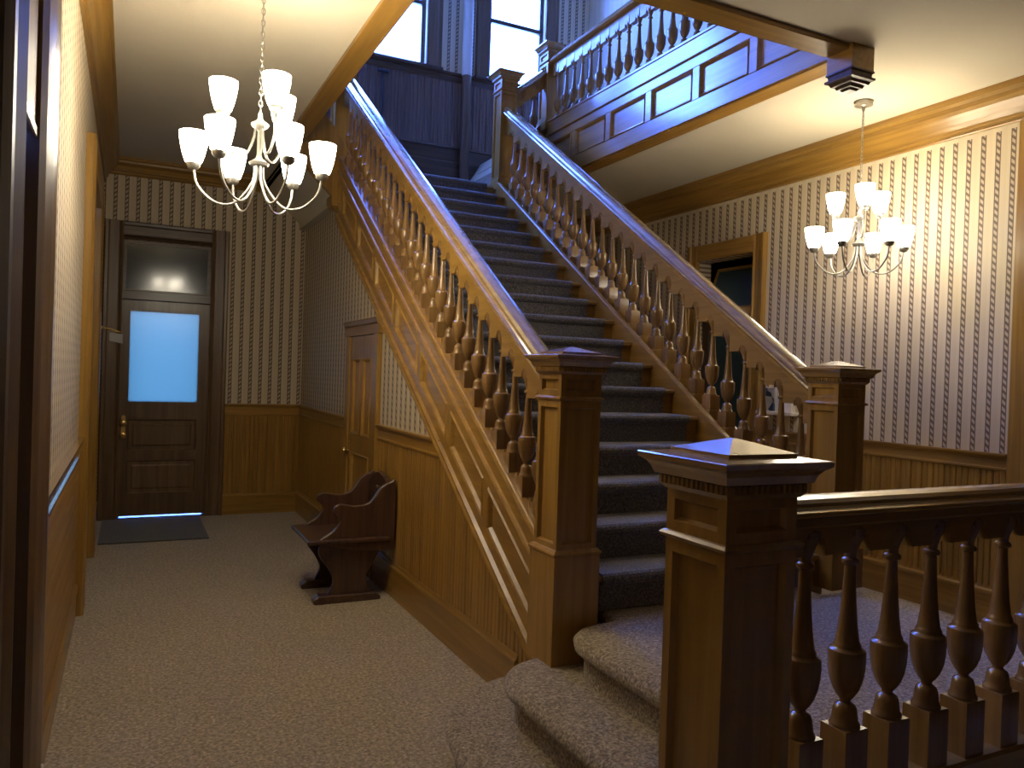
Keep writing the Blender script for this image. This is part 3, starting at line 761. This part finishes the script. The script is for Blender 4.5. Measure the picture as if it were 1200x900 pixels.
# ------------------------------------------------------------------ balusters and handrails
BP = [(0.0345, 0.090), (0.0355, 0.094), (0.0340, 0.099), (0.0305, 0.104), (0.0290, 0.116), (0.0270, 0.130), (0.0240, 0.139), (0.0185, 0.143), (0.0135, 0.146), (0.0125, 0.151),
      (0.0150, 0.155), (0.0215, 0.163), (0.0300, 0.178), (0.0375, 0.200), (0.0415, 0.225), (0.0428, 0.250), (0.0425, 0.266), (0.0412, 0.271), (0.0330, 0.276), (0.0315, 0.279), (0.0310, 0.284), (0.0285, 0.288),
      (0.0265, 0.293), (0.0215, 0.330), (0.0170, 0.385), (0.0140, 0.440), (0.0130, 0.466), (0.0130, 0.471), (0.0195, 0.475), (0.0210, 0.480), (0.0195, 0.485), (0.0135, 0.489),
      (0.0140, 0.498), (0.0180, 0.512), (0.0230, 0.526), (0.0285, 0.540), (0.0285, 0.560)]
def baluster_mesh(zb=0.0, top=0.62, name='baluster'):
    mb = MB().squares([(0.037, zb), (0.037, 0.088), (0.0355, 0.091)])
    mb.lathe(BP, 16)
    mb.squares([(0.0245, 0.545), (0.0245, top)])
    return mb.mesh(name, wood_turn)
bal = baluster_mesh(); bal_near = baluster_mesh(-0.05, 0.575)
RP = [(-0.052, 0.0), (-0.066, 0.004), (-0.071, 0.014), (-0.068, 0.025), (-0.056, 0.031), (-0.050, 0.040), (-0.046, 0.054), (-0.034, 0.067), (-0.016, 0.074), (0.0, 0.076),
      (0.016, 0.074), (0.034, 0.067), (0.046, 0.054), (0.050, 0.040), (0.056, 0.031), (0.068, 0.025), (0.071, 0.014), (0.066, 0.004), (0.052, 0.0)]
def apron(pos, zt, zl, arch_h, s0, s1, slope, half=0.034):
    """apron board under a rail: arches over the balusters, level tongues between them"""
    s, bot = [], []
    def tongue(a, b_):
        mid = (a+b_)/2; z = zl(mid)
        for t in (a, b_): s.append(t); bot.append(z)
    prev = s0
    for p in pos:
        if p-half <= s0+0.004 or p+half >= s1-0.004: continue
        tongue(prev, p-half)
        z0 = zl(p)+arch_h*0.35
        for q in range(0, 7):
            a = math.pi*q/6
            s.append(p-half*math.cos(a)+ (1e-4 if q == 0 else -1e-4 if q == 6 else 0)); bot.append(z0 + arch_h*0.65*math.sin(a) + slope*(-half*math.cos(a))*0.3)
        prev = p+half
    tongue(prev, s1)
    return s, [zt(t) for t in s], bot

RC = -0.465
def side_word(i): return ('left' if i == 0 else 'right')
for side in (0, 1):
    S = (lambda x: x) if side == 0 else mir
    xc = S(1.652)
    lab = 'sloping oak stair balustrade on the hall side, above the panelled stringer and bench' if side == 0 else 'sloping oak stair balustrade in front of the dark doorway and striped wall'
    bt = thing('stair_balustrade', lab, 'balustrade', (xc, 4.9, bz(4.9)), 'balustrades of the main staircase')
    y0, y1 = 2.905, y18-0.03
    MB().sweep_slope([(xc+x, RC+h) for x, h in RP], y0, y1, SL).build('handrail', wood_rail, bt)
    s, t, b_ = apron(BY, lambda y: SL*y+RC+0.004, lambda y: SL*y-0.645, 0.085, y0, y1, SL)
    MB().strip(s, t, b_, xc-0.026, xc+0.026).build('rail_apron', wood_y, bt)
    MB().sweep_slope([(xc-0.045, RC-0.03), (xc+0.045, RC-0.03), (xc+0.045, RC+0.003), (xc-0.045, RC+0.003)], y0, y1, SL).build('rail_moulding', wood_y, bt)
    for y in BY: link('baluster', bal, bt, loc=(xc, y, bz(y)))

# platform railing in the foreground
RY = 1.285
pr_ = thing('platform_railing', 'low oak railing with turned balusters in front of the platform, nearest the camera', 'railing', (2.4, RY, 0.5))
NB = [1.392 + 0.1455*i for i in range(0, 15)]
ZB2 = 0.563
boxo('bottom_rail', 1.26, RY-0.052, 0.44, 3.62, RY+0.052, ZB2, wood_railx, pr_, 0.008)
MB().prism([(RY+x, 1.212+h*0.55) for x, h in RP], 'x', 1.26, 3.62).build('handrail', wood_railx, pr_)
s, t, b_ = apron(NB, lambda x: 1.214, lambda x: 1.118, 0.06, 1.26, 3.62, 0)
MB().strip(s, t, b_, RY-0.026, RY+0.026, 'x').build('rail_apron', wood_x, pr_)
boxo('rail_moulding', 1.26, RY-0.045, 1.185, 3.62, RY+0.045, 1.214, wood_x, pr_, 0.006)
for x in NB: link('baluster', bal_near, pr_, loc=(x, RY, 0.612))

# gallery railing on the upper floor
gx = 3.70
gr = thing('gallery_railing', 'upper floor gallery railing of turned balusters above the panelled fascia', 'railing', (gx, 5.0, ZF2))
GB = [3.42 + 0.149*i for i in range(0, 23)]
MB().prism([(gx+x, 4.60+h) for x, h in RP], 'y', 3.30, 6.79).build('handrail', wood_rail, gr)
s, t, b_ = apron(GB, lambda y: 4.604, lambda y: 4.475, 0.085, 3.30, 6.79, 0)
MB().strip(s, t, b_, gx-0.022, gx+0.022).build('rail_apron', wood_y, gr)
for y in GB: link('baluster', bal, gr, loc=(gx, y, ZF2))
# short sloping rail between the two upper newels
lr = thing('landing_railing', 'short sloping rail with two balusters between the two upper newel posts', 'railing', (3.45, y18+0.02, ZL+0.3))
yl = 6.88
xs = [3.30, 3.63]; zs = [4.22, 4.50]
vs = []
for x, z in zip(xs, zs): vs += [(x, yl+a_, z+h) for a_, h in RP]
n = len(RP)
MB().add(vs, [(i, (i+1) % n, n+(i+1) % n, n+i) for i in range(n)] + [tuple(range(n)), tuple(range(n, 2*n))]).build('handrail', wood_rail, lr)
MB().strip(xs, [z+0.003 for z in zs], [z-0.13 for z in zs], yl-0.022, yl+0.022, 'x').build('rail_apron', wood_x, lr)
for x, z in ((3.395, 3.70), (3.525, 3.81)): link('baluster', bal, lr, loc=(x, yl, z))

# ------------------------------------------------------------------ newel posts
def newel(label, cx, cy, zcap, zbot, h=0.095, base=True, drop=False):
    n = thing('newel_post', label, 'newel post', (cx, cy, zbot), 'square panelled newel posts')
    n['local'] = 1
    k = h/0.095
    Z = zcap - zbot
    cap = [(h+0.004, Z-0.078), (h+0.012, Z-0.068), (h+0.013, Z-0.050), (h+0.022, Z-0.046), (h+0.028, Z-0.030), (h+0.036, Z-0.020), (h+0.048, Z-0.012), (h+0.050, Z-0.002), (h+0.047, Z), (h-0.002, Z+0.006), (h-0.002, Z+0.012), (0.004, Z+0.038)]
    MB().squares(cap).build('cap', wood_rail, n)
    den = MB()
    q = int(2*(h+0.01)/0.0145); w = 2*(h+0.01)/q
    for i in range(q):
        u = -(h+0.01)+(i+0.5)*w
        for ca, sa in ((1, 0), (0, 1), (-1, 0), (0, -1)):
            def Pp(x, y): return (x*ca-y*sa, x*sa+y*ca)
            c1 = [Pp(u-w*0.28, -(h+0.019)), Pp(u+w*0.28, -(h+0.019)), Pp(u+w*0.28, -(h+0.010)), Pp(u-w*0.28, -(h+0.010))]
            den.prism(c1, 'z', Z-0.066, Z-0.050)
    do = den.build('dentil_band', wood_z, n); do['kind'] = 'stuff'
    MB().panel_post(h, Z-0.172, Z-0.078, (0.026, 0.026, 0.020, 0.015)).build('neck', wood_z, n)
    MB().squares([(h, Z-0.186), (h+0.010, Z-0.182), (h+0.012, Z-0.176), (h+0.006, Z-0.170), (h, Z-0.168)]).build('collar', wood_z, n)
    zb = (Z-0.80) if base else (0.10 if not drop else 0.42)
    MB().panel_post(h, zb, Z-0.184, (0.024, 0.03, 0.03, 0.015)).build('shaft', wood_z, n)
    if base:
        MB().squares([(h+0.012, 0), (h+0.012, zb-0.018), (h+0.018, zb-0.012), (h+0.018, zb-0.004), (h+0.006, zb+0.008), (h, zb+0.010)]).build('plinth', wood_z, n)
    elif drop:
        MB().squares([(0.02, -0.03), (h*0.6, 0.0), (h, 0.02), (h+0.010, 0.05), (h+0.010, zb-0.02), (h+0.016, zb-0.01), (h, zb)]).build('drop', wood_z, n)
    else:
        MB().squares([(h+0.010, 0), (h+0.010, zb-0.01), (h, zb)]).build('plinth', wood_z, n)
    return n
newel('square oak newel post at the foot of the stair, left of the dark runner', 1.653, 2.81, 1.595, 0.33)
newel('square oak newel post at the foot of the stair, by the striped right wall', 3.217, 2.81, 1.595, 0.50)
newel('large nearest newel post in the foreground where the low railing begins', 1.165, 1.285, 1.346, 0.0)
newel('landing newel post at the top of the right stair balustrade', 3.217, 6.88, 4.43, 3.30, h=0.088, base=False)
newel('landing newel post at the top of the left stair balustrade, with a hanging drop', 1.653, 6.94, 4.43, 2.93, h=0.092, base=False, drop=True)
newel('gallery newel post where the upper railing starts, by the bright window', 3.71, 6.88, 4.80, 3.95, h=0.088, base=False)

# pendant at the corner of the ceiling opening
pd = thing('newel_drop', 'dark square stepped newel drop hanging at the corner of the ceiling opening', 'newel drop', (3.70, 3.22, ZC))
pd['local'] = 1
h = 0.095
MB().squares([(h-0.006, -0.135), (h-0.006, 0.0)]).build('block', wood_y, pd)
MB().squares([(0.028, -0.238), (0.036, -0.226), (0.050, -0.226), (0.056, -0.210), (0.072, -0.208), (0.080, -0.192), (0.096, -0.186), (0.098, -0.174), (0.082, -0.168), (0.084, -0.150), (0.094, -0.142), (0.092, -0.132)]).build('stepped_cap', wood_dark, pd)

# ------------------------------------------------------------------ chandeliers
def chandelier(label, cx, cy, drop, ang0, ang1, shade_m, zc=ZC):
    t = thing('chandelier', label, 'chandelier', (cx, cy, zc), 'nickel chandeliers with nine lit shades')
    t['local'] = 1
    zl = -drop                                  # lower hub
    zu = zl + 0.18
    MB().lathe([(0.062, -0.028), (0.060, -0.022), (0.058, -0.012), (0.064, -0.006), (0.066, 0.0)], 20).build('canopy', nickel, t)
    MB().lathe([(0.006, -0.07), (0.010, -0.06), (0.012, -0.035), (0.020, -0.028)], 10).build('canopy_loop', nickel, t)
    ch = MB(); z = -0.07; i = 0; L = 0.034
    while z - L*0.8 > zu+0.05:
        pts = []
        for q in range(11):
            a = 2*math.pi*q/10; px = 0.0085*math.sin(a); pz = z - L/2 + L/2*math.cos(a)
            pts.append((px, 0, pz) if i % 2 == 0 else (0, px, pz))
        ch.tube(pts, 0.0022, 5); z -= L*0.78; i += 1
    ch.tube([(0.003, 0.003, -0.07), (-0.004, 0.003, (zu-0.07)/2), (0.003, -0.003, zu+0.05)], 0.002, 5)
    co = ch.build('chain', nickel, t); co['kind'] = 'stuff'
    MB().lathe([(0.004, zl-0.08), (0.010, zl-0.06), (0.012, zl-0.02), (0.040, zl-0.012), (0.046, zl+0.0), (0.034, zl+0.008), (0.016, zl+0.022), (0.011, zl+0.04), (0.011, zu-0.03), (0.036, zu-0.012), (0.042, zu), (0.026, zu+0.01), (0.012, zu+0.022), (0.009, zu+0.05), (0.004, zu+0.06)], 16).build('column', nickel, t)
    def arm(a, zs, rad, dip, zc_, name='arm'):
        pts = []
        c0 = 0.018
        ctrl = [(0.018, zs), (0.028, zs-dip*0.45), (rad*0.36, zs-dip*0.98), (rad*0.66, zs-dip), (rad*0.93, zs-dip*0.62), (rad, zs-dip*0.12), (rad, zc_-0.018)]
        for r, z in arc(ctrl, 5): pts.append((r*math.cos(a), r*math.sin(a), z))
        o = MB().tube(pts, 0.0058, 7).build(name, nickel, t)
        X, Y = rad*math.cos(a), rad*math.sin(a)
        MB().lathe([(0.008, zc_-0.022), (0.020, zc_-0.018), (0.030, zc_-0.004), (0.031, zc_+0.010), (0.026, zc_+0.012)], 14, X, Y).build('socket_cup', nickel, o)
        s = MB().lathe([(0.026, zc_+0.010), (0.036, zc_+0.014), (0.047, zc_+0.045), (0.056, zc_+0.085), (0.0625, zc_+0.125), (0.064, zc_+0.148), (0.060, zc_+0.148), (0.052, zc_+0.10), (0.030, zc_+0.02)], 16, X, Y)
        s.build('shade', shade_m, o)
    for k in range(6): arm(ang0 + k*math.pi/3, zl-0.01, 0.285, 0.185, zl-0.035)
    for k in range(3): arm(ang1 + k*2*math.pi/3, zu-0.01, 0.165, 0.135, zu+0.035)
    return t
def cam_angle(az, a): return -az + a - 0.0
def world_ang(cx, cy, a):
    """angle measured from the viewer's right towards the viewer, turned into a plan angle"""
    az = math.atan2(cx, cy); r = Vector((math.cos(az), -math.sin(az))); tw = Vector((-math.sin(az), -math.cos(az)))
    v = r*math.cos(a) + tw*math.sin(a); return math.atan2(v.y, v.x)
chandelier('nickel chandelier with nine glowing shades hanging in the left hall near the back door', 0.515, 3.78, 1.00, world_ang(0.515, 3.78, R(5)), world_ang(0.515, 3.78, R(187)), shade_near)
chandelier('nickel chandelier with nine glowing shades hanging before the right striped wall', 4.44, 3.74, 0.97, world_ang(4.44, 3.74, R(-10)), world_ang(4.44, 3.74, R(200)), shade_right)

# ------------------------------------------------------------------ bench by the stair wall
bn = thing('hall_bench', 'small dark carved wooden bench against the panelled stair wall', 'bench', (1.32, 5.2, 0))
def side_poly():
    pts = [(1.60, 0.33), (1.60, 0.76), (1.56, 0.775), (1.50, 0.745), (1.455, 0.68), (1.41, 0.64), (1.33, 0.63), (1.25, 0.645), (1.205, 0.635), (1.19, 0.60), (1.215, 0.575), (1.235, 0.54), (1.20, 0.48), (1.13, 0.435), (1.10, 0.41), (1.20, 0.37), (1.36, 0.34)]
    return arc(pts + [pts[0]], 4)[:-1]
for y in (4.93, 5.42):
    sp_ = side_poly()
    MB().prism([(x, z) for x, z in sp_], 'y', y, y+0.035).build('side_panel', wood_benchz, bn, 0.006)
MB().prism([(1.03, 0.395), (1.03, 0.425), (1.56, 0.425), (1.56, 0.395)], 'y', 4.905, 5.48).build('seat', wood_bench, bn, 0.008)
bk = [(4.967, 0.427), (5.418, 0.427), (5.418, 0.73), (5.38, 0.76), (5.30, 0.80), (5.19, 0.82), (5.08, 0.80), (5.0, 0.76), (4.967, 0.73)]
MB().prism(bk, 'x', 1.555, 1.59).build('backrest', wood_bench, bn, 0.006)
# carved rosette on the backrest
cv = MB()
for k in range(6):
    a = math.pi*2*k/6
    cv.lathe([(0.028, 0), (0.022, 0.008), (0.008, 0.012)], 8, 0.05*math.cos(a), 0.05*math.sin(a))
cv.lathe([(0.024, 0), (0.02, 0.012), (0.006, 0.016)], 10)
cv.v = [(1.555-z, 5.19+x, 0.655+y) for x, y, z in cv.v]
cv.build('carving', wood_bench, bn)
for y in (4.985, 5.385):
    lp = arc([(1.17, 0.04), (1.19, 0.07), (1.215, 0.14), (1.18, 0.22), (1.125, 0.30), (1.12, 0.36), (1.16, 0.395)], 4) + arc([(1.50, 0.395), (1.52, 0.33), (1.47, 0.24), (1.43, 0.16), (1.45, 0.08), (1.48, 0.04)], 4)
    MB().prism(lp, 'y', y, y+0.03).build('leg', wood_benchz, bn, 0.004)
    MB().prism([(1.09, 0.0), (1.085, 0.03), (1.12, 0.055), (1.50, 0.05), (1.525, 0.02), (1.525, 0.0)], 'y', y-0.025, y+0.055).build('foot', wood_bench, bn, 0.006)
boxo('stretcher', 1.27, 5.015, 0.20, 1.33, 5.385, 0.26, wood_bench, bn, 0.004)

# ------------------------------------------------------------------ small things
tag(MB().prism([(-0.20, 7.21), (0.66, 7.21), (0.66, 8.30), (-0.20, 8.30)], 'z', 0.0, 0.012).build('door_mat', mat_m, None, 0.004), 'flat grey green door mat before the back door', 'mat')
pp = thing('heating_pipe', 'vertical pipe between the stair windows, white above and brown below', 'pipe', (3.36, 8.25, ZL))
pp['local'] = 1
MB().lathe([(0.052, 0.006), (0.052, 1.56)], 18).build('lower_pipe', brown_paint, pp)
MB().lathe([(0.057, 1.55), (0.057, 3.65)], 18).build('upper_pipe', white_paint, pp)
vp = thing('wall_pipe', 'thin dark valve pipe against the landing wainscot below the left window', 'pipe', (2.40, 8.315, 4.05))
vp['local'] = 1
MB().lathe([(0.012, 0.0), (0.012, 0.72)], 10).build('riser_pipe', charcoal_m, vp)
MB().tube([(-0.06, 0, 0.74), (0.06, 0, 0.74)], 0.018, 10).build('valve', charcoal_m, vp)

br = thing('wall_bracket', 'little brass bracket with a grey plate beside the back door', 'bracket', (-0.21, 7.0, 1.78))
br['local'] = 1
MB().tube([(0.0, 0, 0.0), (0.05, 0, -0.004), (0.10, 0, -0.018), (0.14, 0, -0.03)], 0.007, 8).build('arm', brass, br)
MB().lathe([(0.0, -0.018), (0.018, -0.01), (0.02, 0.0), (0.018, 0.01), (0.0, 0.018)], 10).build('rosette', brass, br)
MB().prism([(0.06, -0.10), (0.155, -0.12), (0.155, -0.045), (0.06, -0.035)], 'y', -0.008, 0.008).build('plate', grey_plate_m, br)

pc = thing('wall_picture', 'small dark picture standing on a white ledge, behind the right balustrade', 'picture', (XR, 4.95, 1.25))
boxo('ledge', XR-0.09, 4.76, 1.245, XR, 5.17, 1.275, ledge_white, pc, 0.004)
boxo('print', XR-0.03, 5.02, 1.275, XR-0.012, 5.15, 1.475, print_m, pc)
boxo('print', XR-0.03, 4.82, 1.275, XR-0.012, 4.96, 1.46, cream_strip, pc)
boxo('backing', XR-0.012, 4.80, 1.27, XR-0.002, 5.16, 1.48, cream_strip, pc)
th = thing('wall_box', 'little dark box on the striped wallpaper above the right balustrade', 'wall box', (XR, 4.94, 1.70))
boxo('case', XR-0.035, 4.90, 1.725, XR, 4.975, 1.81, charcoal_m, th, 0.004)
boxo('vent', XR-0.037, 4.915, 1.745, XR-0.034, 4.96, 1.765, grey_plate_m, th)
tag(MB().tube([(-0.214, 2.80, 0.24), (-0.208, 2.76, 0.22), (-0.212, 2.72, 0.205), (-0.206, 2.68, 0.185), (-0.212, 2.60, 0.165)], 0.004, 6).build('cord', ledge_white), 'short frayed white cord at the foot of the left door casing', 'cord')
